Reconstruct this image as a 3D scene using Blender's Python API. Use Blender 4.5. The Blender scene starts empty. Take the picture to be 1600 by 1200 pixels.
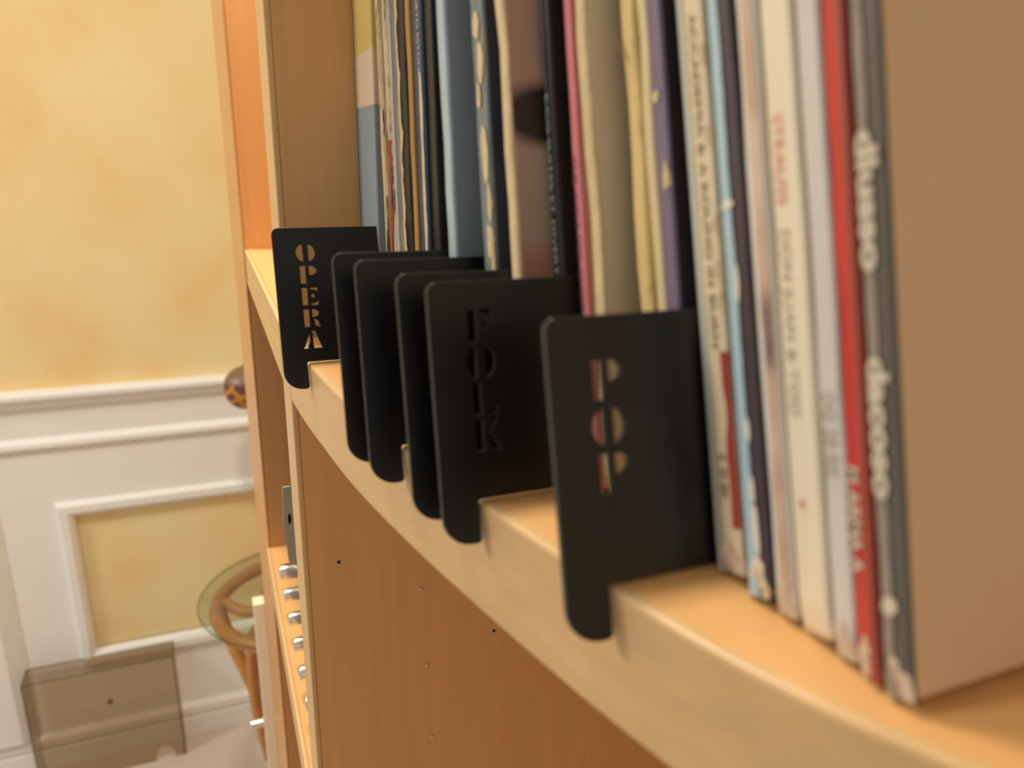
import bpy, bmesh, math, random
from mathutils import Matrix, Vector

random.seed(7)
scene = bpy.context.scene
COL = scene.collection
H = 0.066           # metres: height of the lens above the shelf surface
CAMZ = 1.32         # lens height above the floor
SHELF = CAMZ - H    # height of the shelf surface

# ------------------------------------------------------------------ camera
F_PX = 1181.0
yaw, pitch, roll = (math.radians(a) for a in (21.96, 16.88, -0.99))
cy, sy, cp, sp = math.cos(yaw), math.sin(yaw), math.cos(pitch), math.sin(pitch)
fw = Vector((-cy * cp, sy * cp, -sp))
rt = Vector((sy, cy, 0.0))
dn = fw.cross(rt)
cr, sr = math.cos(roll), math.sin(roll)
rt2 = cr * rt + sr * dn
dn2 = -sr * rt + cr * dn
cam_data = bpy.data.cameras.new('camera')
cam = bpy.data.objects.new('camera', cam_data)
COL.objects.link(cam)
M = Matrix((rt2, -dn2, -fw)).transposed().to_4x4()
M.translation = Vector((0, 0, CAMZ))
cam.matrix_world = M
cam_data.sensor_fit = 'HORIZONTAL'
cam_data.sensor_width = 36.0
cam_data.lens = 36.0 * F_PX / 1600.0
cam_data.clip_start = 0.005
cam_data.clip_end = 30
cam_data.dof.use_dof = True
cam_data.dof.focus_distance = 0.297
cam_data.dof.aperture_fstop = cam_data.lens / 1.95
scene.camera = cam

# ------------------------------------------------------------------ light
world = bpy.data.worlds.new('room_ambient')
scene.world = world
world.use_nodes = True
bg = world.node_tree.nodes['Background']
bg.inputs[0].default_value = (1.0, 0.97, 0.92, 1)
bg.inputs[1].default_value = 0.44

def area(name, loc, target, size, power, col):
    d = bpy.data.lights.new(name, 'AREA')
    d.shape = 'DISK'
    d.size = size
    d.energy = power
    d.color = col
    o = bpy.data.objects.new(name, d)
    COL.objects.link(o)
    o.location = loc
    o.rotation_euler = (Vector(target) - Vector(loc)).to_track_quat('-Z', 'Y').to_euler()
    return o

area('ceiling_lamp_light', (-0.58, -0.085, 2.42), (-0.25, 0.03, 1.2), 0.18, 16.0, (1.0, 0.93, 0.81))
area('room_lamp_light', (-0.75, -1.9, 2.42), (-0.9, -0.8, 0.8), 0.5, 26, (1.0, 0.96, 0.89))
area('side_bay_fill_light', (-0.43, 0.10, 1.61), (-0.51, 0.06, 1.25), 0.05, 0.60, (1.0, 0.96, 0.85))  # invented light, added to brighten the end panel of the narrow bay

vs = scene.view_settings
vs.view_transform = 'Standard'
vs.look = 'None'
vs.gamma = 1.0
vs.use_curve_mapping = False
vs.exposure = 0.0

# ------------------------------------------------------------------ materials
def srgb(r, g, b):
    def f(c):
        c /= 255.0
        return c / 12.92 if c <= 0.04045 else ((c + 0.055) / 1.055) ** 2.4
    return (f(r), f(g), f(b), 1.0)

def new_mat(name, rough=0.5, metal=0.0, spec=0.5):
    m = bpy.data.materials.new(name)
    m.use_nodes = True
    nt = m.node_tree
    p = nt.nodes['Principled BSDF']
    p.inputs['Roughness'].default_value = rough
    p.inputs['Metallic'].default_value = metal
    p.inputs['Specular IOR Level'].default_value = spec
    return m, nt, p

def coords(nt, scale=(1, 1, 1)):
    tc = nt.nodes.new('ShaderNodeTexCoord')
    mp = nt.nodes.new('ShaderNodeMapping')
    mp.inputs['Scale'].default_value = scale
    nt.links.new(tc.outputs['Object'], mp.inputs['Vector'])
    return mp.outputs['Vector']

def noise(nt, vec, scale, detail=4, rough=0.6):
    n = nt.nodes.new('ShaderNodeTexNoise')
    n.inputs['Scale'].default_value = scale
    n.inputs['Detail'].default_value = detail
    n.inputs['Roughness'].default_value = rough
    nt.links.new(vec, n.inputs['Vector'])
    return n.outputs['Fac']

def ramp(nt, fac, stops):
    r = nt.nodes.new('ShaderNodeValToRGB')
    e = r.color_ramp.elements
    while len(e) < len(stops):
        e.new(0.5)
    for i, (p, c) in enumerate(stops):
        e[i].position = p
        e[i].color = c
    nt.links.new(fac, r.inputs['Fac'])
    return r.outputs['Color']

def bump(nt, p, fac, strength=0.1, dist=0.001):
    b = nt.nodes.new('ShaderNodeBump')
    b.inputs['Strength'].default_value = strength
    b.inputs['Distance'].default_value = dist
    nt.links.new(fac, b.inputs['Height'])
    nt.links.new(b.outputs['Normal'], p.inputs['Normal'])

def plain(name, rgb, rough=0.5, metal=0.0, var=0.06, scale=60, stretch=(1, 1, 1), spec=0.5, bmp=0.0):
    m, nt, p = new_mat(name, rough, metal, spec)
    v = coords(nt, stretch)
    n = noise(nt, v, scale)
    c = srgb(*rgb)
    lo = tuple(x * (1 - var) for x in c[:3]) + (1,)
    hi = tuple(min(1, x * (1 + var)) for x in c[:3]) + (1,)
    nt.links.new(ramp(nt, n, [(0.3, lo), (0.7, hi)]), p.inputs['Base Color'])
    if bmp:
        bump(nt, p, n, bmp)
    return m

def wood(name, rgb, axis, rough=0.38, var=0.05):
    st = {'x': (3, 60, 60), 'y': (60, 3, 60), 'z': (60, 60, 3)}[axis]
    return plain(name, rgb, rough, 0, var, 3.0, st, spec=0.4, bmp=0.03)

def worn(name, rgb, wear=(222, 196, 150), amount=0.5, scale=30, stretch=(6, 6, 1), rough=0.45, soft=0.03):
    """printed card with scuffs where the ink has rubbed off"""
    m, nt, p = new_mat(name, rough)
    v = coords(nt, stretch)
    n = noise(nt, v, scale, 8, 0.7)
    c = srgb(*rgb)
    w = srgb(*wear)
    t = 1 - amount
    nt.links.new(ramp(nt, n, [(max(0, t - soft), c), (min(1, t + soft), w)]), p.inputs['Base Color'])
    return m

WOOD = (226, 172, 108)
M_wood_x = wood('beech_veneer_along_shelf', WOOD, 'x')
M_wood_z = wood('beech_veneer_upright', WOOD, 'z')
M_band = wood('beech_edge_band', (216, 176, 122), 'x', 0.42, 0.07)
M_band_z = wood('beech_edge_band_upright', (216, 176, 122), 'z', 0.42, 0.07)
M_rim_sheen = plain('black_coat_rim_sheen', (50, 49, 46), 0.3, 0, 0.1, 300, spec=0.5)  # edges coloured lighter for the room light they catch
M_black = plain('black_powder_coat', (10, 8, 7), 0.34, 0, 0.2, 400, spec=0.5, bmp=0.02)
M_white = plain('white_trim_paint', (238, 237, 232), 0.45, 0, 0.02, 8)
M_cream = plain('cream_laminate', (252, 240, 212), 0.4, 0, 0.02, 10)
M_steel = plain('brushed_steel', (235, 230, 224), 0.25, 1.0, 0.06, 300, (1, 40, 1))
M_grey_metal = plain('grey_zinc_metal', (165, 155, 138), 0.4, 0.8, 0.08, 120)
M_dark = plain('dark_recess', (20, 16, 14), 0.7)
M_rattan = plain('honey_rattan', (200, 140, 78), 0.35, 0, 0.12, 40)
M_paper = plain('sleeve_card', (214, 190, 150), 0.7)

# faux-finish wall
M_wall, nt, p = new_mat('yellow_sponged_wall', 0.7, 0, 0.2)
v = coords(nt, (1, 1, 1))
n1 = noise(nt, v, 5.0, 3, 0.5)
nt.links.new(ramp(nt, n1, [(0.34, srgb(238, 220, 168)), (0.52, srgb(237, 214, 158)), (0.64, srgb(236, 205, 146)), (0.74, srgb(233, 196, 134))]), p.inputs['Base Color'])
# floor
M_floor = plain('pale_stone_floor', (206, 190, 176), 0.35, 0, 0.05, 6)

def see_through(name, rgb, gloss=0.08, rough=0.02):
    m = bpy.data.materials.new(name)
    m.use_nodes = True
    nt = m.node_tree
    nt.nodes.remove(nt.nodes['Principled BSDF'])
    out = nt.nodes['Material Output']
    tr = nt.nodes.new('ShaderNodeBsdfTransparent')
    tr.inputs[0].default_value = srgb(*rgb)
    gl = nt.nodes.new('ShaderNodeBsdfGlossy')
    gl.inputs['Roughness'].default_value = rough
    lw = nt.nodes.new('ShaderNodeLayerWeight')
    fr = nt.nodes.new('ShaderNodeMapRange')
    pw = nt.nodes.new('ShaderNodeMath')
    pw.operation = 'POWER'
    pw.inputs[1].default_value = 4.0
    nt.links.new(lw.outputs['Facing'], pw.inputs[0])
    nt.links.new(pw.outputs[0], fr.inputs['Value'])
    fr.inputs['To Min'].default_value = 0.03
    fr.inputs['To Max'].default_value = 0.6
    mx = nt.nodes.new('ShaderNodeMixShader')
    nt.links.new(fr.outputs[0], mx.inputs[0])
    nt.links.new(tr.outputs[0], mx.inputs[1])
    nt.links.new(gl.outputs[0], mx.inputs[2])
    nt.links.new(mx.outputs[0], out.inputs[0])
    return m

M_acrylic = see_through('smoked_acrylic', (236, 229, 218))
M_acrylic_edge = plain('smoked_acrylic_edge', (92, 76, 60), 0.2)
M_glass = see_through('clear_table_glass', (238, 240, 232))
M_glass_edge = see_through('green_glass_edge', (196, 202, 184))

# ------------------------------------------------------------------ helpers
def link(name, me, mats, parent=None):
    o = bpy.data.objects.new(name, me)
    COL.objects.link(o)
    for m in (mats if isinstance(mats, (list, tuple)) else [mats]):
        me.materials.append(m)
    if parent:
        o.parent = parent
    return o

def from_bm(name, bm, mats, parent=None, smooth=False):
    bmesh.ops.recalc_face_normals(bm, faces=bm.faces[:])
    me = bpy.data.meshes.new(name)
    bm.to_mesh(me)
    bm.free()
    if smooth:
        for p in me.polygons:
            p.use_smooth = True
    return link(name, me, mats, parent)

def tag(o, label=None, cat=None, group=None, kind=None):
    if label: o['label'] = label
    if cat: o['category'] = cat
    if group: o['group'] = group
    if kind: o['kind'] = kind
    return o

def empty(name, loc, rot=(0, 0, 0)):
    o = bpy.data.objects.new(name, None)
    o.empty_display_size = 0.02
    COL.objects.link(o)
    o.location = loc
    o.rotation_euler = rot
    return o

def add_box(bm, x0, x1, y0, y1, z0, z1, mi=0, bev=0.0):
    vs_ = [bm.verts.new(c) for c in ((x0, y0, z0), (x1, y0, z0), (x1, y1, z0), (x0, y1, z0), (x0, y0, z1), (x1, y0, z1), (x1, y1, z1), (x0, y1, z1))]
    fs = []
    for q in ((0, 3, 2, 1), (4, 5, 6, 7), (0, 1, 5, 4), (1, 2, 6, 5), (2, 3, 7, 6), (3, 0, 4, 7)):
        f = bm.faces.new([vs_[i] for i in q])
        f.material_index = mi
        fs.append(f)
    if bev:
        es = list({e for f in fs for e in f.edges})
        bmesh.ops.bevel(bm, geom=es, offset=bev, segments=2, affect='EDGES', profile=0.5)

def box(name, x0, x1, y0, y1, z0, z1, mats, parent=None, bev=0.0):
    bm = bmesh.new()
    add_box(bm, x0, x1, y0, y1, z0, z1, 0, bev)
    return from_bm(name, bm, mats, parent)

def hbox(name, x0, x1, y0, y1, z0, z1, mats, parent=None, bev=0.0):
    """box in units of H, z relative to the lens height"""
    return box(name, x0 * H, x1 * H, y0 * H, y1 * H, CAMZ + z0 * H, CAMZ + z1 * H, mats, parent, bev)

def tube(name, pts, rads, mats, parent=None, seg=12, closed=False):
    bm = bmesh.new()
    n = len(pts)
    rings = []
    prev = None
    for i, p in enumerate(pts):
        p = Vector(p)
        a = Vector(pts[(i - 1) % n]) if (i > 0 or closed) else p
        b = Vector(pts[(i + 1) % n]) if (i < n - 1 or closed) else p
        t = (b - a).normalized()
        if prev is None:
            up = Vector((0, 0, 1)) if abs(t.z) < 0.9 else Vector((1, 0, 0))
            s = t.cross(up).normalized()
        else:
            s = (prev - t * prev.dot(t)).normalized()
        prev = s
        u = t.cross(s)
        r = rads[i] if isinstance(rads, (list, tuple)) else rads
        rings.append([bm.verts.new(p + (s * math.cos(k * 2 * math.pi / seg) + u * math.sin(k * 2 * math.pi / seg)) * r) for k in range(seg)])
    m = n if closed else n - 1
    for i in range(m):
        A, B = rings[i], rings[(i + 1) % n]
        for k in range(seg):
            bm.faces.new((A[k], A[(k + 1) % seg], B[(k + 1) % seg], B[k]))
    if not closed:
        bm.faces.new(rings[0][::-1])
        bm.faces.new(rings[-1])
    return from_bm(name, bm, mats, parent, True)

def spline(pts, n=8):
    out = []
    for i in range(len(pts) - 1):
        p0 = pts[max(0, i - 1)]; p1 = pts[i]; p2 = pts[i + 1]; p3 = pts[min(len(pts) - 1, i + 2)]
        for k in range(n):
            t = k / n
            out.append(tuple(0.5 * (2 * b + (c - a) * t + (2 * a - 5 * b + 4 * c - d) * t * t + (3 * b - a - 3 * c + d) * t ** 3)
                             for a, b, c, d in zip(p0, p1, p2, p3)))
    out.append(tuple(pts[-1]))
    return out

# ------------------------------------------------------------------ the room
WX = -1.648
fl = box('floor', WX - 0.1, 2.2, -2.6, 0.56, -0.05, 0.0, M_floor); tag(fl, 'pale stone floor', 'floor', kind='structure')
wf = box('wall_far', WX - 0.1, WX, -2.6, 0.56, 0.0, 2.5, M_wall); tag(wf, 'yellow sponge-painted far wall', 'wall', kind='structure')
wb = box('wall_back', WX, 2.2, 0.46, 0.56, 0.0, 2.5, M_wall); tag(wb, 'yellow wall behind the shelving', 'wall', kind='structure')

def Z(z):
    return CAMZ + z

# white wainscot boarding with a panel opening in it
def wains(name, y0, y1, z0, z1, t=0.008, m=M_white):
    o = box(name, WX, WX + t, y0, y1, Z(z0), Z(z1), m)
    return o

bm = bmesh.new()
t = 0.008
OY0, OY1, OZ0, OZ1 = -0.320, 0.38, -1.062, -0.711
for (a, b, c, d) in ((-2.6, OY0, -1.25, -0.470), (OY0, 0.46, OZ1, -0.470), (OY0, 0.46, -1.25, OZ0), (OY1, 0.46, OZ0, OZ1)):
    add_box(bm, WX, WX + t, a, b, Z(c), Z(d))
w = from_bm('trim_1', bm, M_white); tag(w, 'white painted wainscot boarding on the far wall', 'wainscot', kind='structure')

def rail(name, prof, label, y0=-2.6, y1=0.46, m=M_white):
    bm = bmesh.new()
    A = [bm.verts.new((WX + x, y0, Z(z))) for x, z in prof]
    B = [bm.verts.new((WX + x, y1, Z(z))) for x, z in prof]
    n = len(prof)
    for i in range(n):
        bm.faces.new((A[i], A[(i + 1) % n], B[(i + 1) % n], B[i]))
    bm.faces.new(A[::-1]); bm.faces.new(B)
    o = from_bm(name, bm, m)
    return tag(o, label, 'moulding', kind='structure')

rail('trim_2', [(0, -0.453), (0.026, -0.453), (0.030, -0.459), (0.030, -0.466), (0.024, -0.470), (0.022, -0.478), (0.015, -0.487), (0.008, -0.490), (0, -0.490)], 'white chair rail along the top of the wainscot')
rail('trim_3', [(0.006, -0.549), (0.011, -0.552), (0.018, -0.560), (0.019, -0.568), (0.014, -0.574), (0.008, -0.577), (0.006, -0.577)], 'thin white moulding strip below the chair rail')
rail('baseboard_far', [(0, -1.232), (0.010, -1.236), (0.018, -1.246), (0.018, -1.262), (0.012, -1.268), (0.016, -1.274), (0.016, -1.32), (0, -1.32)], 'white stepped baseboard at the foot of the far wall')

def frame(name, y0, y1, z0, z1, label, wd=0.034):
    """mitred picture-frame moulding; y0..z1 is the inner opening"""
    prof = [(0.0, 0.003), (0.004, 0.016), (0.012, 0.021), (0.026, 0.021), (wd - 0.003, 0.014), (wd, 0.008)]
    bm = bmesh.new()
    loops = []
    for off, dx in prof:
        loops.append([bm.verts.new((WX + dx, yy, Z(zz))) for yy, zz in ((y0 - off, z0 - off), (y1 + off, z0 - off), (y1 + off, z1 + off), (y0 - off, z1 + off))])
    for a, b in zip(loops, loops[1:]):
        for i in range(4):
            bm.faces.new((a[i], a[(i + 1) % 4], b[(i + 1) % 4], b[i]))
    o = from_bm(name, bm, M_white)
    return tag(o, label, 'moulding', kind='structure')

frame('trim_4', -0.304, 0.36, -1.048, -0.727, 'white mitred moulding framing the yellow wall panel')
# raised white casing at the room-side end of the panelling
bm = bmesh.new()
pr = [(-0.75, 0.008), (-0.75, 0.026), (-0.468, 0.026), (-0.436, 0.010), (-0.436, 0.008)]
A = [bm.verts.new((WX + x, y, Z(-1.235))) for y, x in pr]
B = [bm.verts.new((WX + x, y, Z(-0.60))) for y, x in pr]
for i in range(len(pr)):
    bm.faces.new((A[i], A[(i + 1) % len(pr)], B[(i + 1) % len(pr)], B[i]))
bm.faces.new(A[::-1]); bm.faces.new(B)
tag(from_bm('trim_5', bm, M_white), 'white raised panel with bevelled edge on the wainscot', 'moulding', kind='structure')

# ------------------------------------------------------------------ the shelving unit
unit = empty('wall_bookcase', (0, 0, 0))
tag(unit, 'beech veneer wall bookcase with bow-fronted record shelf', 'bookcase')

EDGE = spline([(-4.28, .368), (-4.0, .385), (-3.7, .41), (-3.0, .486), (-2.4, .592), (-1.95, .692), (-1.55, .79), (-1.39, .834),
               (-1.155, .905), (-1.0, .963), (-.81, 1.055), (-.6, 1.185), (-.4, 1.345), (-.2, 1.57), (-.05, 1.84), (.04, 2.2), (.08, 2.7)], 6)

def edge_y(x):
    for (a, ya), (b, yb) in zip(EDGE, EDGE[1:]):
        if a <= x <= b:
            return ya + (yb - ya) * (x - a) / (b - a)
    return EDGE[0][1]

def edge_n(i):
    a = EDGE[max(0, i - 1)]; b = EDGE[min(len(EDGE) - 1, i + 1)]
    d = Vector((b[0] - a[0], b[1] - a[1])).normalized()
    return Vector((d.y, -d.x))

def bow_shelf(ztop, th, name):
    bw = 0.035        # edge band thickness
    bm = bmesh.new()
    top, bot = [], []
    for i, (x, y) in enumerate(EDGE):
        n = edge_n(i)
        px, py = x - n.x * bw, y - n.y * bw
        if i == 0: px = x
        top.append(bm.verts.new((px * H, py * H, CAMZ + ztop * H)))
        bot.append(bm.verts.new((px * H, py * H, CAMZ + (ztop - th) * H)))
    for x, y in ((.08, 6.6), (-4.28, 6.6)):
        top.append(bm.verts.new((x * H, y * H, CAMZ + ztop * H)))
        bot.append(bm.verts.new((x * H, y * H, CAMZ + (ztop - th) * H)))
    bm.faces.new(top); bm.faces.new(bot[::-1])
    n = len(top)
    for i in range(n):
        bm.faces.new((top[i], bot[i], bot[(i + 1) % n], top[(i + 1) % n]))
    o = from_bm(name, bm, M_wood_x, unit)
    # edge band with softened arrises
    bm = bmesh.new()
    prof = [(bw, 0.0), (0.012, 0.0), (0.004, -0.004), (0.0, -0.014), (0.0, -th + 0.014), (0.004, -th + 0.004), (0.012, -th), (bw, -th)]
    rows = []
    for i, (x, y) in enumerate(EDGE):
        nn = edge_n(i)
        rows.append([bm.verts.new(((x - nn.x * d * (i > 0)) * H, (y - nn.y * d) * H, CAMZ + (ztop + dz) * H)) for d, dz in prof])
    for a, b in zip(rows, rows[1:]):
        for k in range(len(prof) - 1):
            bm.faces.new((a[k], a[k + 1], b[k + 1], b[k]))
    bm.faces.new(rows[0]); bm.faces.new(rows[-1][::-1])
    e = from_bm('edge_band', bm, M_band, o)
    return o

TH = 0.375
bow_shelf(-1.0, TH, 'shelf')
bow_shelf(5.0, TH, 'shelf')

def straight_shelf(x0, x1, yf, ztop):
    o = hbox('shelf', x0, x1, yf + .035, 6.6, ztop - TH, ztop, M_wood_x, unit)
    hbox('edge_band', x0, x1, yf, yf + .035, ztop - TH, ztop, M_band, o, 0.0006)

straight_shelf(-8.47, -4.74, 0.362, -1.0)
straight_shelf(-8.47, -4.74, 0.325, -4.5)
straight_shelf(-8.47, -4.74, 0.362, 5.0)
ZB, ZT = -CAMZ / H, 18.0
# divider between the two bays, with its front edge band
dv = hbox('divider_panel', -4.74, -4.28, .40, 6.6, ZB, ZT, M_wood_z, unit)
hbox('edge_band', -4.74, -4.28, .365, .40, ZB, ZT, M_band_z, dv, 0.0006)
# tall end block at the far side of the narrow bay
hbox('end_panel', -11.9, -8.47, .37, 6.6, ZB, ZT, M_wood_z, unit)
hbox('front_board', -11.9, -8.47, .345, .37, ZB, ZT, wood('amber_veneer', (208, 152, 92), 'z'), unit, 0.0006)
hbox('back_panel', -8.47, .08, 6.6, 6.75, ZB, ZT, M_wood_z, unit)
# near side: plinth deck on the floor closes the lower compartment
hbox('bottom_shelf', -4.28, .08, 2.7, 6.6, ZB, ZB + 1.2, M_wood_x, unit)
hbox('shade_panel', -.38, .08, 2.75, 6.6, ZB + 1.2, -1.0 - TH, M_wood_z, unit)  # unseen panel added to keep light out of the lower compartment
# peg holes in the divider
for (y, z) in ((1.10, -2.75), (1.13, -3.35), (1.16, -3.95)):
    o = tube('shelf_pin', [(-4.283 * H, y * H, CAMZ + z * H), (-4.262 * H, y * H, CAMZ + z * H)], 0.0006, M_steel, dv, 8)
for (y, z) in ((.58, -2.45), (1.62, -3.2)):
    o = tube('screw_hole', [(-4.283 * H, y * H, CAMZ + z * H), (-4.274 * H, y * H, CAMZ + z * H)], 0.0007, M_dark, dv, 8)

# ------------------------------------------------------------------ stencil record dividers
def arc(cx, cyy, rx, ry, a0, a1, n=10):
    return [(cx + rx * math.cos(math.radians(a0 + (a1 - a0) * i / n)), cyy + ry * math.sin(math.radians(a0 + (a1 - a0) * i / n))) for i in range(n + 1)]

STEM = [(.10, 0), (.52, 0), (.46, .08), (.46, .92), (.50, 1), (.10, 1), (.15, .92), (.15, .08)]
GLYPH = {
    'O': [arc(.44, .5, .42, .5, 95, 265), arc(.58, .5, .42, .5, -85, 85)],
    'P': [STEM, [(.58, 1)] + arc(.66, .72, .34, .28, 85, -85) + [(.58, .44)]],
    'E': [STEM, [(.57, 1), (.97, 1), (.97, .70), (.82, .82), (.57, .86)], [(.58, .60), (.80, .70), (.80, .36), (.58, .46)],
          [(.57, 0), (.95, 0), (1.0, .32), (.82, .18), (.57, .14)]],
    'R': [STEM, [(.57, 1)] + arc(.62, .76, .32, .24, 85, -85) + [(.57, .52)],
          [(.56, .46), (.72, .46), (.90, .34), (.92, .14), (1.0, .08), (.94, 0), (.76, .02), (.66, .14), (.66, .34)]],
    'A': [[(-.04, 0), (.34, 0), (.28, .10), (.40, .40), (.40, .80), (.32, .80), (.08, .12)],
          [(.40, 1), (.66, 1), (.94, .12), (1.04, 0), (.46, 0), (.54, .10), (.50, .30), (.50, .86)]],
    'F': [STEM, [(.57, 1), (.97, 1), (.97, .68), (.82, .82), (.57, .86)], [(.58, .62), (.76, .68), (.76, .36), (.58, .48)]],
    'L': [STEM, [(.57, 0), (.95, 0), (1.0, .38), (.82, .20), (.57, .14)]],
    'K': [STEM, [(.58, .52), (.74, .80), (.70, 1), (1.0, 1), (.90, .90), (.68, .58), (.96, .10), (1.02, 0), (.58, 0), (.64, .12)]],
}

def plate_mesh(name, word, top, glyph_h, pitch, first):
    """outline in the plate's own plane: u = depth behind the shelf edge, w = height; units of H"""
    FU, RT_, TAB = -0.118, 0.030, -0.125
    out = [(5.2, .006), (5.2, top - .03), (5.17, top)]
    out += arc(FU + RT_, top - RT_, RT_, RT_, 90, 180, 6)
    out += arc(FU + .085, TAB + .085, .085, .085, 180, 270, 8)
    out += [(-.014, TAB), (-.006, TAB + .008), (-.008, .0), (.0, .006)]
    shapes = [out]
    for i, ch in enumerate(word):
        w0 = first - i * pitch - glyph_h
        for poly in GLYPH[ch]:
            shapes.append([(-.020 + .098 * a, w0 + glyph_h * b) for a, b in poly])
    cu = bpy.data.curves.new(name, 'CURVE')
    cu.dimensions = '2D'
    cu.fill_mode = 'BOTH'
    cu.extrude = 0.0072 * H
    cu.bevel_depth = 0.003 * H
    cu.bevel_resolution = 2
    for s in shapes:
        sp_ = cu.splines.new('POLY')
        sp_.points.add(len(s) - 1)
        for q, (a, b) in zip(sp_.points, s):
            q.co = (a * H, b * H, 0, 1)
        sp_.use_cyclic_u = True
    tmp = bpy.data.objects.new('tmp', cu)
    COL.objects.link(tmp)
    dg = bpy.context.evaluated_depsgraph_get()
    me = bpy.data.meshes.new_from_object(tmp.evaluated_get(dg))
    bpy.data.objects.remove(tmp)
    bpy.data.curves.remove(cu)
    # curve plane (u, w, thickness) -> local (thickness=x, u=y, w=z)
    me.transform(Matrix(((0, 0, 1, 0), (1, 0, 0, 0), (0, 1, 0, 0), (0, 0, 0, 1))))
    me.name = name
    for f in me.polygons:
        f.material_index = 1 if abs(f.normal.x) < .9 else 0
    return me

PLATES = [  # base X, lean, word, label
    (-3.70, 12.6, 'OPERA', 'black metal record divider with the cut-out word OPERA'),
    (-2.68, 12.0, '', 'black record divider next after OPERA, first of four standing close together'),
    (-2.465, 12.0, '', 'black record divider second of four standing close together between OPERA and FOLK'),
    (-2.14, 12.9, '', 'black record divider directly behind the FOLK divider'),
    (-1.955, 12.6, 'FOLK', 'black metal record divider with the dark cut-out word FOLK'),
    (-1.405, 15.5, 'POP', 'black metal record divider with the cut-out word POP'),
]
SPEC = {'OPERA': (.09, .1055, .578), 'FOLK': (.098, .109, .572), 'POP': (.100, .113, .548), '': (.1, .1, .5)}
for X0, lean, word, label in PLATES:
    gh, pt, first = SPEC[word]
    me = plate_mesh('record_divider', word, .652, gh, pt, first)
    o = link('record_divider', me, [M_black, M_rim_sheen])
    o.location = (X0 * H, edge_y(X0) * H, SHELF + .0003)
    o.rotation_euler = (0, -math.radians(lean), 0)
    tag(o, label, 'record divider', 'black record dividers hooked on the shelf')

# ------------------------------------------------------------------ records
REC = 4.77
def spine_y(x, t):
    r = min(.22 * t, .010)
    e = min(x, t - x)
    if e >= r: return 0.0
    return r - math.sqrt(max(0, r * r - (r - max(e, 0)) ** 2))

def spine_mesh(t, hgt, rough=0.0):
    bm = bmesh.new()
    r = min(.22 * t, .010)
    xs = [0, .13 * r, .5 * r, r, t / 2, t - r, t - .5 * r, t - .13 * r, t]
    zs = [0, .02, .05, .09] + [.09 + (hgt - .09) * i / 30 for i in range(1, 31)]
    rows = []
    for z in zs:
        row = []
        j = random.uniform(-1, 1) * rough
        for x in xs:
            y = spine_y(x, t) + j * .3
            if z < .05:
                y += (.05 - z) * .2
            row.append(bm.verts.new(((x + j * (1 if abs(x - t / 2) > .3 * t else 0) * .35) * H, y * H, z * H)))
        row.append(bm.verts.new((t * H, .014 * H, z * H)))
        row.insert(0, bm.verts.new((0, .014 * H, z * H)))
        rows.append(row)
    for a, b in zip(rows, rows[1:]):
        for k in range(len(a) - 1):
            bm.faces.new((a[k], a[k + 1], b[k + 1], b[k]))
    bm.faces.new(rows[0][::-1])
    return bm

def strip(t, x0, x1, z0, z1, jag, step=.04, eps=.0035):
    """ragged strip following the spine front from x0 to x1"""
    bm = bmesh.new()
    n = max(2, int((z1 - z0) / step))
    rows = []
    ja = jb = 0
    for i in range(n + 1):
        z = z0 + (z1 - z0) * i / n
        ja = .5 * ja + random.uniform(-1, 1) * jag
        jb = .5 * jb + random.uniform(-1, 1) * jag
        a = max(0.0, min(t, x0 + (ja if x0 > .005 else 0)))
        b = max(a + .002, min(t, x1 + (jb if x1 < t - .005 else 0)))
        rows.append([bm.verts.new((x * H, (spine_y(x, t) - eps) * H, z * H)) for x in (a, a + (b - a) * .25, (a + b) / 2, a + (b - a) * .75, b)])
    for p_, q_ in zip(rows, rows[1:]):
        for k in range(4):
            bm.faces.new((p_[k], p_[k + 1], q_[k + 1], q_[k]))
    return bm

def chips(t, spots, eps=.005):
    """small torn patches of bare card: (x, z, half width, half height)"""
    bm = bmesh.new()
    for x, z, w_, hh in spots:
        c = []
        for k in range(9):
            a = k / 9 * 2 * math.pi
            s = random.uniform(.7, 1.15)
            xx = max(0, min(t, x + math.cos(a) * w_ * s))
            zz = max(.001, z + math.sin(a) * hh * s)
            c.append(bm.verts.new((xx * H, (spine_y(xx, t) - eps + max(0, .05 - zz) * .2) * H, zz * H)))
        bm.faces.new(c)
    return bm

def text_mesh(s, size, space=1.0, bold=0.0):
    cu = bpy.data.curves.new('t', 'FONT')
    cu.body = s
    cu.size = size
    cu.align_y = 'CENTER'
    cu.space_character = space
    cu.offset = bold * size
    tmp = bpy.data.objects.new('tmp', cu)
    COL.objects.link(tmp)
    dg = bpy.context.evaluated_depsgraph_get()
    me = bpy.data.meshes.new_from_object(tmp.evaluated_get(dg))
    bpy.data.objects.remove(tmp)
    bpy.data.curves.remove(cu)
    # text x -> -Z, text y -> +X, normal -Y
    me.transform(Matrix(((0, 1, 0, 0), (0, 0, -1, 0), (-1, 0, 0, 0), (0, 0, 0, 1))))
    return me

def lettering(root, t, s, x, z, size, mat, length=None, eps=.005, bold=0.0):
    me = text_mesh(s, size * H, 1.0, bold)
    if length:
        L = max(-v.co.z for v in me.vertices) or 1
        k = length * H / L
        for v in me.vertices:
            v.co.z *= k
    for v in me.vertices:
        v.co.x += x * H
        v.co.z += z * H
        v.co.y += -eps * H
    return link('spine_lettering', me, mat, root)

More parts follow.
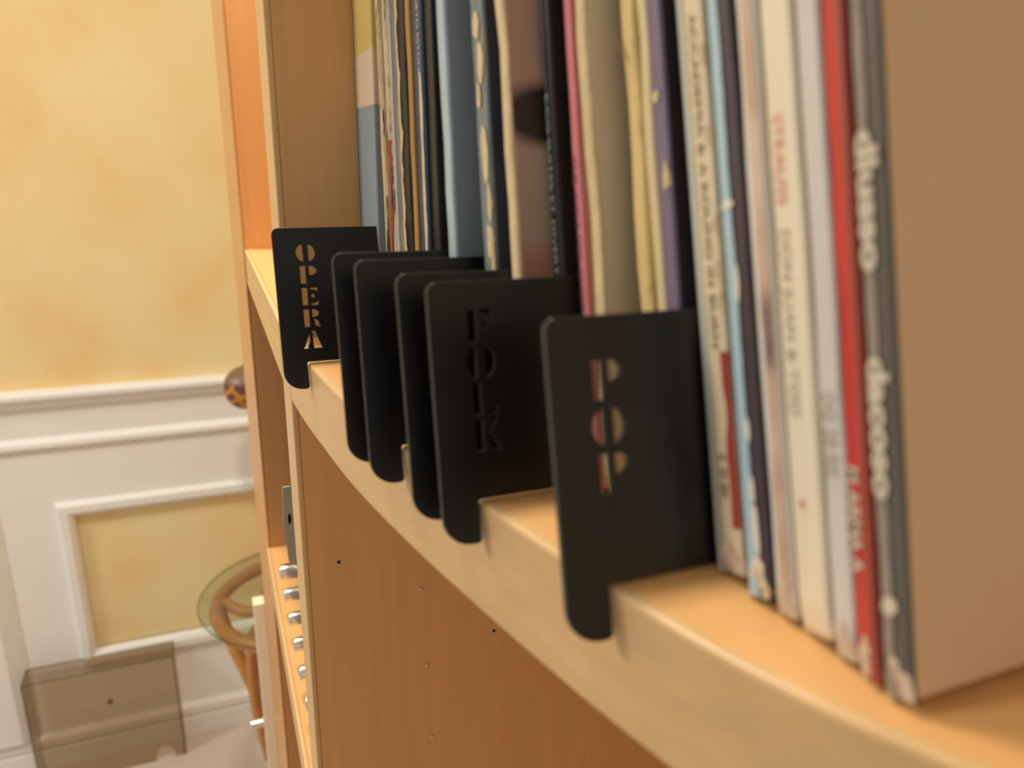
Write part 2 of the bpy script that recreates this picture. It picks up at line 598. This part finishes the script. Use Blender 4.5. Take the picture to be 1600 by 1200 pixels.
GR = 'records standing on the bow-fronted shelf'
SLEEVES = []
def sleeve(X0, lean, t, yf, spine_mat, cover_mat, label, hgt=REC, rough=0.004, name='record_sleeve', cat='record'):
    r = empty(name, (X0 * H, yf * H, SHELF + .0002), (0, -math.radians(lean), 0))
    tag(r, label, cat, GR)
    bm = bmesh.new()
    add_box(bm, 0.0015 * H, (t - .0003) * H, .0138 * H, hgt * H, .012 * H, (hgt - .01) * H)
    from_bm('cover', bm, cover_mat, r)
    from_bm('spine', spine_mesh(t, hgt, rough), spine_mat, r, True)
    SLEEVES.append((X0, lean, t, hgt, label))
    return r

def fray(r, t, k=1.0):
    return from_bm('frayed_corner', chips(t, [(t * .3, .03, t * .34, .035 * k), (t * .68, .025, t * .34, .045 * k), (t * .5, .06 * k, t * .2, .03 * k)], .004), M_fray, r)

def strp(r, t, x0, x1, z0, z1, jag, mat, name='worn_or_lit_edge', **k):
    return from_bm(name, strip(t, x0, x1, z0, z1, jag, **k), mat, r)

M_bare = plain('bare_torn_card', (216, 190, 144), 0.8, 0, 0.12, 200)
M_fray = plain('frayed_card', (214, 192, 168), 0.8, 0, 0.1, 200)
M_pale = plain('pale_card', (233, 222, 200), 0.6, 0, 0.05, 80)
M_ink = plain('black_ink', (84, 74, 62), 0.6)
M_soft_ink = plain('soft_brown_ink', (126, 112, 90), 0.6)
M_grey_ink = plain('grey_ink', (176, 164, 144), 0.6)
M_red_ink = plain('red_ink', (222, 146, 132), 0.6)
M_white_ink = plain('pale_ink', (208, 194, 168), 0.6)

# box set against the divider
M_box, nt, p = new_mat('banded_box_print', .65)
tc = nt.nodes.new('ShaderNodeTexCoord')
sx = nt.nodes.new('ShaderNodeSeparateXYZ')
nt.links.new(tc.outputs['Object'], sx.inputs[0])
mr = nt.nodes.new('ShaderNodeMapRange')
mr.inputs['From Max'].default_value = 2.0 * H
nt.links.new(sx.outputs['Z'], mr.inputs['Value'])
nt.links.new(ramp(nt, mr.outputs[0], [(0, srgb(138, 150, 154)), (.606, srgb(138, 150, 154)), (.608, srgb(214, 188, 158)), (.732, srgb(214, 188, 158)), (.734, srgb(206, 176, 96))]), p.inputs['Base Color'])
t = .455
b = sleeve(-4.255, 0.3, t, .798, M_box, M_box,
           'thick box set with slate, beige and mustard spine beside the bookcase divider', 1.86, .0, 'record_box_set', 'box set')
strp(b, t, .0, .02, .4, 1.82, .004, M_pale)  # pale strip painted as the highlight down the left edge of the box

# far group, behind the first close divider
t = .078
r = sleeve(-3.672, 4.2, t, .815, worn('cream_worn_spine', (222, 196, 152), (120, 100, 74), .36, 60), M_paper, 'worn cream record sleeve right after the OPERA divider')
strp(r, t, .05, t, 0, REC, .012, worn('scuffed_dark_print', (58, 50, 42), (216, 190, 146), .5, 45))
t = .078
r = sleeve(-3.575, 4.37, t, .825, worn('cream_ragged_spine', (214, 188, 150), (70, 60, 50), .46, 50), M_paper, 'ragged cream record sleeve with rust-red lower spine')
strp(r, t, .02, .066, .2, 1.05, .012, worn('rust_print', (150, 62, 40), (214, 188, 150), .36, 60), 'spine_print')
t = .066
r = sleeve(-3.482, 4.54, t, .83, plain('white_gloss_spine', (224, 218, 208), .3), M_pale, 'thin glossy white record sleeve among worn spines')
strp(r, t, .046, t, .1, 4.8, .004, plain('grey_gloss_strip', (150, 146, 140), .3), 'spine_print')  # grey strip along the right of the white spine
t = .135
r = sleeve(-3.395, 4.78, t, .845, worn('scuffed_black_spine', (34, 29, 25), (196, 168, 126), .34, 55, (3, 3, 1), soft=.015), plain('black_cover', (36, 30, 27), .6),
           'scuffed black record sleeve with a torn cream edge')
strp(r, t, 0, .05, 0, REC, .018, M_bare)
t = .058
r = sleeve(-3.235, 5.05, t, .85, plain('gold_brown_spine', (178, 132, 60), .5, 0, .1, 60, (6, 6, 1)), plain('gold_cover', (170, 128, 70)), 'narrow golden brown record sleeve')
t = .125
r = sleeve(-3.155, 5.3, t, .86, worn('navy_spine', (60, 74, 98), (176, 186, 190), .33, 60), plain('navy_cover', (50, 58, 76), .5), 'navy record sleeve with a pale stripe and lettering along its spine')
strp(r, t, .085, .118, 0, 1.30, .003, plain('pale_stripe', (214, 196, 156), .6), 'spine_stripe')
lettering(r, t, 'QUARTO ESTONI', .098, 1.66, .05, M_white_ink, .36)
t = .085
r = sleeve(-2.985, 5.8, t, .87, plain('black_spine', (26, 23, 22), .4), plain('black_cover_b', (24, 21, 20), .5), 'plain black record sleeve beside the navy one')

# between the close dividers
t = .085
r = sleeve(-2.645, 8.75, t, .84, plain('silver_blue_spine', (176, 192, 196), .35, 0, .08, 40), worn('slate_blue_cover', (150, 158, 164), (178, 188, 192), .36, 20, (1, 1, 1)),
           'slate blue record sleeve with a silvery spine')
t = .110
r = sleeve(-2.372, 10.8, t, .893, worn('steel_grey_spine', (118, 128, 130), (150, 140, 112), .42, 30), plain('dark_navy_cover', (62, 66, 76), .45),
           'dark navy record sleeve with a torn grey spine')
from_bm('torn_patch', chips(t, [(.06, 1.42, .03, .06), (.10, 1.62, .025, .05), (.08, 1.30, .028, .075), (.05, 1.19, .022, .05), (.06, 1.86, .03, .09), (.09, 2.1, .02, .05), (.075, 1.0, .03, .12), (.095, .84, .018, .09), (.08, .72, .03, .06), (.06, 1.52, .02, .03)]), M_bare, r)
strp(r, t, .075, .108, .3, .75, .012, M_bare)
t = .062
# sleeve with a printed photograph on its cover
M_photo, nt, p = new_mat('photo_print_cover', .35)
tc = nt.nodes.new('ShaderNodeTexCoord')
sx = nt.nodes.new('ShaderNodeSeparateXYZ')
nt.links.new(tc.outputs['Object'], sx.inputs[0])
mp = nt.nodes.new('ShaderNodeMapRange')
mp.inputs['From Min'].default_value = 0; mp.inputs['From Max'].default_value = 2.0 * H
nt.links.new(sx.outputs['Z'], mp.inputs['Value'])
c1 = ramp(nt, mp.outputs[0], [(.0, srgb(150, 100, 78)), (.345, srgb(176, 122, 100)), (.37, srgb(172, 144, 124)), (.52, srgb(178, 150, 130)), (.57, srgb(184, 150, 130)), (.9, srgb(182, 140, 118))])
vm = nt.nodes.new('ShaderNodeVectorMath'); vm.operation = 'SUBTRACT'
vm.inputs[1].default_value = (0, .13 * H, 1.13 * H)
nt.links.new(tc.outputs['Object'], vm.inputs[0])
vs2 = nt.nodes.new('ShaderNodeVectorMath'); vs2.operation = 'MULTIPLY'
vs2.inputs[1].default_value = (0, 1 / (.20 * H), 1 / (.115 * H))
nt.links.new(vm.outputs[0], vs2.inputs[0])
ln = nt.nodes.new('ShaderNodeVectorMath'); ln.operation = 'LENGTH'
nt.links.new(vs2.outputs[0], ln.inputs[0])
mk = ramp(nt, ln.outputs['Value'], [(.62, (1, 1, 1, 1)), (1.0, (0, 0, 0, 1))])
mx = nt.nodes.new('ShaderNodeMixRGB')
nt.links.new(mk, mx.inputs[0]); nt.links.new(c1, mx.inputs[1])
mx.inputs[2].default_value = srgb(44, 30, 24)
nt.links.new(mx.outputs[0], p.inputs['Base Color'])
r = sleeve(-2.118, 12.4, t, .902, M_bare, M_photo, 'record sleeve with a brown photograph cover and frayed cream spine', rough=.012)
t = .055
r = sleeve(-2.044, 12.5, t, 1.02, plain('black_dotted_spine', (34, 30, 28), .35), plain('black_cover_c', (30, 25, 23), .4), 'black record sleeve with tiny pale lettering along its spine')
strp(r, t, .02, .028, .9, 2.2, .004, plain('grey_scuff', (96, 98, 92), .5), 'spine_print', step=.02)
lettering(r, t, 'E.CO SUITES ET DIVERTIMENTI', .026, 1.20, .034, plain('pale_green_ink', (150, 164, 152), .5), .72)

# between FOLK and POP
t = .042
r = sleeve(-1.905, 13.35, t, 1.045, plain('pink_spine', (214, 122, 128), .5, 0, .08, 60), plain('brown_cover', (224, 178, 140), .55), 'pink-spined record sleeve right after the FOLK divider')
lettering(r, t, 'THE TITLE MIX CHORUS', .014, 1.02, .030, M_ink, .52)
t = .055
r = sleeve(-1.815, 13.85, t, 1.045, M_bare, plain('khaki_cover', (232, 208, 166), .6, 0, .05, 25), 'khaki record sleeve with a frayed cream spine', rough=.012)
t = .060
r = sleeve(-1.662, 14.6, t, 1.118, worn('yellow_cream_spine', (222, 192, 128), (180, 142, 86), .40, 30), plain('dark_cover_d', (70, 56, 46)), 'yellowish cream record sleeve with a split spine', rough=.008)
# the torn flap of card that sticks out of the split
bm = bmesh.new()
pts = [(.012, -.002, 1.30), (.030, -.003, 1.27), (-.004, -.016, 1.345), (-.012, -.020, 1.365), (-.014, -.016, 1.36)]
vv = [bm.verts.new((a * H, b_ * H, c * H)) for a, b_, c in pts]
vw = [bm.verts.new((a * H + .0005, b_ * H - .0004, c * H)) for a, b_, c in pts]
bm.faces.new(vv); bm.faces.new(vw[::-1])
for i in range(5):
    bm.faces.new((vv[i], vv[(i + 1) % 5], vw[(i + 1) % 5], vw[i]))
from_bm('torn_flap', bm, M_bare, r)
t = .045
r = sleeve(-1.594, 14.62, t, 1.125, worn('cream_spine_b', (220, 196, 148), (110, 92, 70), .34, 50), plain('dark_cover_e', (52, 44, 40)), 'thin cream record sleeve next to the purple one', rough=.010)
t = .060
r = sleeve(-1.530, 14.8, t, 1.118, plain('purple_spine', (122, 106, 128), .4, 0, .1, 50), plain('dark_purple_cover', (62, 52, 56), .5), 'dusty purple record sleeve behind the POP divider')
from_bm('torn_patch', chips(t, [(.05, .97, .014, .04), (.03, 1.18, .016, .02)]), M_bare, r)

# in front of POP
t = .100
r = sleeve(-1.380, 15.7, t, 1.128, plain('cream_spine_a', (224, 204, 168), .55, 0, .06, 50), plain('maroon_cover', (96, 52, 46), .5), 'cream record sleeve with small dark lettering beside the POP divider')
fray(r, t)
strp(r, t, 0, .028, 0, REC, .001, plain('pale_blue_grey_edge', (196, 196, 184), .4), 'spine_stripe')
strp(r, t, .080, t, .12, .55, .007, plain('red_print', (168, 66, 52), .5), 'spine_print')
lettering(r, t, 'ACCADEMIA & A ROUND IN BURN', .062, 1.36, .038, M_soft_ink, .80)
lettering(r, t, 'K 30 BR', .055, .30, .040, M_ink, .11)
from_bm('torn_patch', chips(t, [(.10, 1.06, .018, .03), (.103, .85, .015, .025), (.102, 1.25, .013, .03), (.098, .74, .014, .03), (.10, .67, .012, .03)]), M_bare, r)
t = .078
r = sleeve(-1.258, 15.7, t, 1.126, plain('plum_spine', (76, 62, 66), .45, 0, .05, 50), plain('plum_cover', (72, 56, 58), .45), 'pale blue record sleeve with a dark right edge')
fray(r, t)
strp(r, t, 0, .045, .004, REC, .002, plain('pale_blue_print', (176, 200, 206), .45), 'spine_print')
from_bm('torn_patch', chips(t, [(.048, .74, .008, .055), (.03, .92, .028, .012), (.046, .40, .009, .03), (.048, .26, .010, .04), (.050, .17, .014, .07), (.046, .06, .03, .04)]), M_pale, r)
t = .060
r = sleeve(-1.168, 15.55, t, 1.134, plain('white_spine_c', (228, 220, 208), .5, 0, .05, 40), plain('tan_cover', (186, 150, 120), .5), 'white record sleeve with a tan and plum picture strip on the spine')
fray(r, t)
M_tan, nt, p = new_mat('picture_strip', .45)
n = noise(nt, coords(nt, (.2, .2, 1)), 34, 2)
nt.links.new(ramp(nt, n, [(.34, srgb(96, 72, 84)), (.44, srgb(196, 160, 132)), (.56, srgb(216, 190, 166)), (.66, srgb(198, 136, 82))]), p.inputs['Base Color'])
strp(r, t, .024, .056, .06, REC, .002, M_tan, 'spine_print')
t = .086
r = sleeve(-1.099, 15.35, t, 1.140, plain('ivory_spine', (238, 222, 192), .5, 0, .03, 40), plain('ivory_cover', (206, 190, 158), .5), 'thick ivory record sleeve with faint red and grey spine lettering')
lettering(r, t, 'STRAUSS', .034, 1.12, .042, M_red_ink, .19)
lettering(r, t, 'DON JUAN & TOD', .034, .88, .040, M_grey_ink, .40)
from_bm('spine_emblem', chips(t, [(.036, .29, .008, .014)]), M_red_ink, r)
t = .058
r = sleeve(-1.004, 15.15, t, 1.146, plain('grey_white_spine', (212, 204, 194), .45, 0, .05, 30), plain('grey_cover', (150, 136, 120), .5), 'greyish white record sleeve between the ivory and red ones')
fray(r, t)
lettering(r, t, 'DG 28 RK', .028, .56, .046, M_grey_ink, .18)
t = .052
r = sleeve(-.938, 14.95, t, 1.146, plain('red_spine', (206, 60, 58), .35, 0, .05, 40), plain('rust_cover', (156, 92, 66), .5), 'bright red record sleeve with white lettering low on its spine')
fray(r, t)
strp(r, t, .034, t, 0, REC, .001, plain('rust_red_edge', (172, 78, 56), .45), 'spine_stripe')
lettering(r, t, 'M ARMA A', .018, .43, .036, M_white_ink, .215, .005, .03)
t = .066
r = sleeve(-.878, 14.8, t, 1.150, plain('charcoal_spine', (96, 88, 78), .4, 0, .06, 40), plain('tan_card_cover', (226, 188, 152), .6, 0, .04, 15), 'charcoal record sleeve with big white lettering, its tan cover facing the open shelf end')
fray(r, t)
strp(r, t, .012, .034, 0, REC, .002, plain('grey_stripe', (150, 138, 124), .4), 'spine_stripe')
lettering(r, t, 'dlusso', .030, 1.08, .064, M_white_ink, .26, .007, .045)
lettering(r, t, 'dacoso', .030, .66, .064, M_white_ink, .27, .007, .045)
from_bm('spine_emblem', chips(t, [(.031, .185, .020, .024)], .007), M_white_ink, r)

# ------------------------------------------------------------------ hi-fi unit in the narrow bay
amp = empty('stereo_amplifier', (-6.2 * H, 1.0 * H, CAMZ - 4.5 * H))
tag(amp, 'rack-style amplifier with a row of steel knobs on the lower side shelf', 'amplifier')
def apart(o):
    o.parent = amp
    o.matrix_parent_inverse = Matrix.Translation(amp.location).inverted()
    return o
apart(hbox('body', -7.02, -4.86, .62, 4.6, -4.42, -2.74, plain('amp_body', (60, 56, 52), .4, .3), None, .001))
apart(hbox('face_plate', -7.08, -4.80, .565, .62, -4.44, -2.70, M_grey_metal, None, .0005))
for fx in (-6.8, -5.2):
    for fy in (.9, 4.2):
        apart(tube('foot', [(fx * H, fy * H, CAMZ - 4.4985 * H), (fx * H, fy * H, CAMZ - 4.42 * H)], .008, M_dark, None, 12))
for i, kx in enumerate((-6.98, -6.55, -6.14, -5.75, -5.36, -4.985)):
    r_ = .0052 if i == 0 else .0041
    z = CAMZ - 4.0 * H
    k = apart(tube('knob', [(kx * H, .566 * H, z), (kx * H, .385 * H, z), (kx * H, .372 * H, z), (kx * H, .3695 * H, z)], [r_, r_, r_ * .93, r_ * .8], M_steel, None, 20))
# slotted rack ear at the end of the plate
bm = bmesh.new()
def ear_pt(y, z): return (y, z)
outl = [(.40, -2.70), (.56, -2.70), (.56, -3.46), (.47, -3.46), (.405, -3.40), (.385, -3.05)]
hole = arc(.438, -3.0, .016, .055, 0, 330, 11)
cu = bpy.data.curves.new('ear', 'CURVE'); cu.dimensions = '2D'; cu.fill_mode = 'BOTH'; cu.extrude = .0006
for s in (outl, hole):
    sp_ = cu.splines.new('POLY'); sp_.points.add(len(s) - 1)
    for q, (a, b_) in zip(sp_.points, s): q.co = (a * H, b_ * H, 0, 1)
    sp_.use_cyclic_u = True
tmp = bpy.data.objects.new('tmp', cu); COL.objects.link(tmp)
me = bpy.data.meshes.new_from_object(tmp.evaluated_get(bpy.context.evaluated_depsgraph_get()))
bpy.data.objects.remove(tmp)
me.transform(Matrix(((0, 0, 1, -6.1 * H), (1, 0, 0, 0), (0, 1, 0, CAMZ), (0, 0, 0, 1))))
apart(link('rack_ear', me, plain('ear_paint', (176, 168, 152), .4)))
apart(box('slot_shade_plate', -6.13 * H, -6.115 * H, .415 * H, .462 * H, CAMZ - 3.07 * H, CAMZ - 2.93 * H, M_dark))  # dark plate added to stand for the shade inside the slot
bm.free()

# ------------------------------------------------------------------ cream upright beyond the tall block
post = empty('upright_board', (-12.6 * H, .26 * H, 0))
tag(post, 'cream upright board with a ribbed metal bolt beside the tall end of the bookcase', 'board')
def cpart(o):
    o.parent = post
    o.matrix_parent_inverse = Matrix.Translation(post.location).inverted()
    return o
cpart(hbox('board', -12.78, -12.5, .165, .36, ZB, -7.72, M_cream, None, .0008))
kz = CAMZ - 10.33 * H
kp, kr = [(-12.64 * H, .166 * H, kz)], [.0042]
for i in range(7):
    yy = .15 - i * .034
    kp += [(-12.64 * H, yy * H, kz), (-12.64 * H, (yy - .017) * H, kz)]
    kr += [.0060, .0052]
cpart(tube('bolt', kp, kr, M_steel, None, 16))

# ------------------------------------------------------------------ side table
TC = Vector((-1.272, 0.10, Z(-.77)))
tab = empty('side_table', (TC.x, TC.y, 0))
tag(tab, 'round glass-topped side table on bent rattan legs', 'table')
def tpart(o):
    o.parent = tab
    o.matrix_parent_inverse = Matrix.Translation(tab.location).inverted()
    return o
bm = bmesh.new()
N = 64
R_ = .176
for (r0, z0) in ((R_ - .002, 0), ):
    ct = [bm.verts.new((TC.x + math.cos(a) * r0, TC.y + math.sin(a) * r0, TC.z)) for a in [2 * math.pi * i / N for i in range(N)]]
    cb = [bm.verts.new((TC.x + math.cos(a) * r0, TC.y + math.sin(a) * r0, TC.z - .006)) for a in [2 * math.pi * i / N for i in range(N)]]
    e = [bm.verts.new((TC.x + math.cos(a) * R_, TC.y + math.sin(a) * R_, TC.z - .003)) for a in [2 * math.pi * i / N for i in range(N)]]
    bm.faces.new(ct); bm.faces.new(cb[::-1])
    for i in range(N):
        j = (i + 1) % N
        f1 = bm.faces.new((ct[i], e[i], e[j], ct[j])); f2 = bm.faces.new((e[i], cb[i], cb[j], e[j]))
        f1.material_index = f2.material_index = 1
tpart(from_bm('glass_top', bm, [M_glass, M_glass_edge]))
ring_z = TC.z - .006 - .0125
tpart(tube('rattan_ring', [(TC.x + math.cos(a) * .146, TC.y + math.sin(a) * .146, ring_z) for a in [2 * math.pi * i / 40 for i in range(40)]], .0125, M_rattan, None, 10, True))
tpart(tube('rattan_ring', [(TC.x + math.cos(a) * .070, TC.y + math.sin(a) * .070, .16) for a in [2 * math.pi * i / 36 for i in range(36)]], .010, M_rattan, None, 10, True))
for i in range(4):
    a = math.radians(-104 + 90 * i)
    d = Vector((math.cos(a), math.sin(a)))
    q = Vector((-d.y, d.x))
    def pt(rr, z, s=0): return (TC.x + d.x * rr + q.x * s, TC.y + d.y * rr + q.y * s, z)
    tpart(tube('leg', spline([pt(.146, ring_z - .004), pt(.136, .47), pt(.100, .35), pt(.066, .20), pt(.080, .07), pt(.100, .0)], 5), .012, M_rattan, None, 10))
    # bent loop filling the space between two legs
    a2 = a + math.pi / 4
    d2 = Vector((math.cos(a2), math.sin(a2))); q2 = Vector((-d2.y, d2.x))
    def pl(rr, z, s): return (TC.x + d2.x * rr + q2.x * s, TC.y + d2.y * rr + q2.y * s, z)
    tpart(tube('bent_loop', spline([pl(.060, .18, -.055), pl(.078, .30, -.052), pl(.088, .42, -.040), pl(.094, .505, -.012), pl(.094, .505, .012), pl(.088, .42, .040), pl(.078, .30, .052), pl(.060, .18, .055)], 4), .009, M_rattan, None, 8))
    # curved spoke under the glass
    tpart(tube('curved_spoke', spline([pt(.136, ring_z, .0), pt(.095, ring_z - .002, .03), pt(.045, ring_z - .002, .028), pt(.012, ring_z - .002, .0)], 5), .010, M_rattan, None, 8))

# ------------------------------------------------------------------ smoked dust cover standing against the wall
dc = empty('dust_cover', (-1.60, -.296, 0))
tag(dc, 'smoked acrylic turntable dust cover propped upright against the baseboard', 'dust cover')
def dpart(o):
    o.parent = dc
    o.matrix_parent_inverse = Matrix.Translation(dc.location).inverted()
    return o
Y0, Y1, ZZ1, XF, XB = -.438, -.152, Z(-1.058), -1.572, -1.628
th = .003
# front sheet with two rounded hinge notches along its lower edge
bm = bmesh.new()
NZ = .036
add_box(bm, XF - th, XF, Y0, Y1, NZ, ZZ1)
add_box(bm, XF - th, XF, Y0, Y0 + .022, .0006, NZ)
add_box(bm, XF - th, XF, Y1 - .022, Y1, .0006, NZ)
add_box(bm, XF - th, XF, Y0 + .060, Y1 - .060, .0006, NZ)
for c in (Y0 + .041, Y1 - .041):
    for sgn in (-1, 1):
        for i in range(6):          # rounded shoulders of the notch
            a0 = math.radians(15 * i); a1 = math.radians(15 * (i + 1))
            ya, yb = c + sgn * .019 * math.cos(a0), c + sgn * .019 * math.cos(a1)
            add_box(bm, XF - th, XF, min(ya, yb), max(ya, yb), NZ - .019 + .019 * math.sin(a0), NZ)
inner = [f for f in bm.faces if abs(f.normal.x) < .5]
bmesh.ops.delete(bm, geom=[f for f in bm.faces if abs(f.calc_center_median().z - NZ) < 1e-5], context='FACES_ONLY')
dpart(from_bm('front_sheet', bm, [M_acrylic]))
dpart(box('side_sheet', XB, XF - th, Y0, Y0 + th, .0006, ZZ1 - th, M_acrylic))
dpart(box('side_sheet', XB, XF - th, Y1 - th, Y1, .0006, ZZ1 - th, M_acrylic))
dpart(box('top_sheet', XB, XF - th, Y0, Y1, ZZ1 - th, ZZ1, M_acrylic))
for (a, b_) in (((XF, Y0, ZZ1), (XF, Y1, ZZ1)), ((XF, Y0, .0008), (XF, Y0, ZZ1)), ((XF, Y1, .0008), (XF, Y1, ZZ1)), ((XB, Y0, ZZ1), (XB, Y1, ZZ1)), ((XB, Y0, ZZ1), (XF, Y0, ZZ1))):
    dpart(tube('edge_bead', [a, b_], .0011, M_acrylic_edge, None, 6))
dpart(tube('maker_badge', [(XF + .0002, -.284, Z(-1.138)), (XF + .002, -.284, Z(-1.138))], .006, plain('brass_badge', (120, 92, 40), .35, .6), None, 16))

# ------------------------------------------------------------------ patterned gourd hanging in front of the wall
M_gourd, nt, p = new_mat('painted_gourd', .35)
v = coords(nt, (1, 1, 1))
vo = nt.nodes.new('ShaderNodeTexVoronoi')
vo.inputs['Scale'].default_value = 22
vo.feature = 'DISTANCE_TO_EDGE'
nt.links.new(v, vo.inputs['Vector'])
gc = ramp(nt, vo.outputs['Distance'], [(.05, srgb(190, 132, 46)), (.08, srgb(170, 112, 44)), (.10, srgb(112, 62, 56)), (.5, srgb(96, 42, 46))])
sz = nt.nodes.new('ShaderNodeSeparateXYZ')
nt.links.new(v, sz.inputs[0])
zr = nt.nodes.new('ShaderNodeMapRange')
zr.inputs['From Min'].default_value = .013
zr.inputs['From Max'].default_value = .016
nt.links.new(sz.outputs['Z'], zr.inputs['Value'])
gm = nt.nodes.new('ShaderNodeMixRGB')
gm.inputs[2].default_value = srgb(128, 98, 76)
nt.links.new(zr.outputs[0], gm.inputs[0])
nt.links.new(gc, gm.inputs[1])
nt.links.new(gm.outputs[0], p.inputs['Base Color'])
GC = Vector((-1.50, .046, Z(-.443)))
g = empty('painted_gourd', GC)
tag(g, 'round brown gourd ornament painted with ochre and maroon pattern in front of the chair rail', 'ornament')
bm = bmesh.new()
bmesh.ops.create_uvsphere(bm, u_segments=32, v_segments=20, radius=.0435)
for vt in bm.verts:
    vt.co.z *= 1.0 if vt.co.z < 0 else .97
    k_ = 1 + .03 * math.cos(6 * math.atan2(vt.co.y, vt.co.x)) * (1 - abs(vt.co.z) / .0435)
    vt.co.x *= k_; vt.co.y *= k_
from_bm('shell', bm, M_gourd, g, True)
tube('stalk', [(0, 0, .040), (0, .002, .050), (0, .006, .058)], [.006, .004, .003], plain('olive_stalk', (90, 92, 60), .6), g, 8)
tube('hanging_cord', [(0, .006, .057), (0, .008, .3), (0, .008, 2.5 - GC.z)], .0008, plain('cord', (80, 66, 50), .8), g, 6)

# ------------------------------------------------------------------ marks on a spine belong to the spine
ON_SPINE = ('spine_lettering', 'worn_or_lit_edge', 'spine_stripe', 'spine_print', 'torn_patch', 'torn_flap', 'spine_emblem', 'frayed_corner')
for o in list(COL.objects):
    if o.parent and o.name.split('.')[0] in ON_SPINE and o.parent.type == 'EMPTY':
        for c in o.parent.children:
            if c.name.split('.')[0] == 'spine':
                o.parent = c
                break
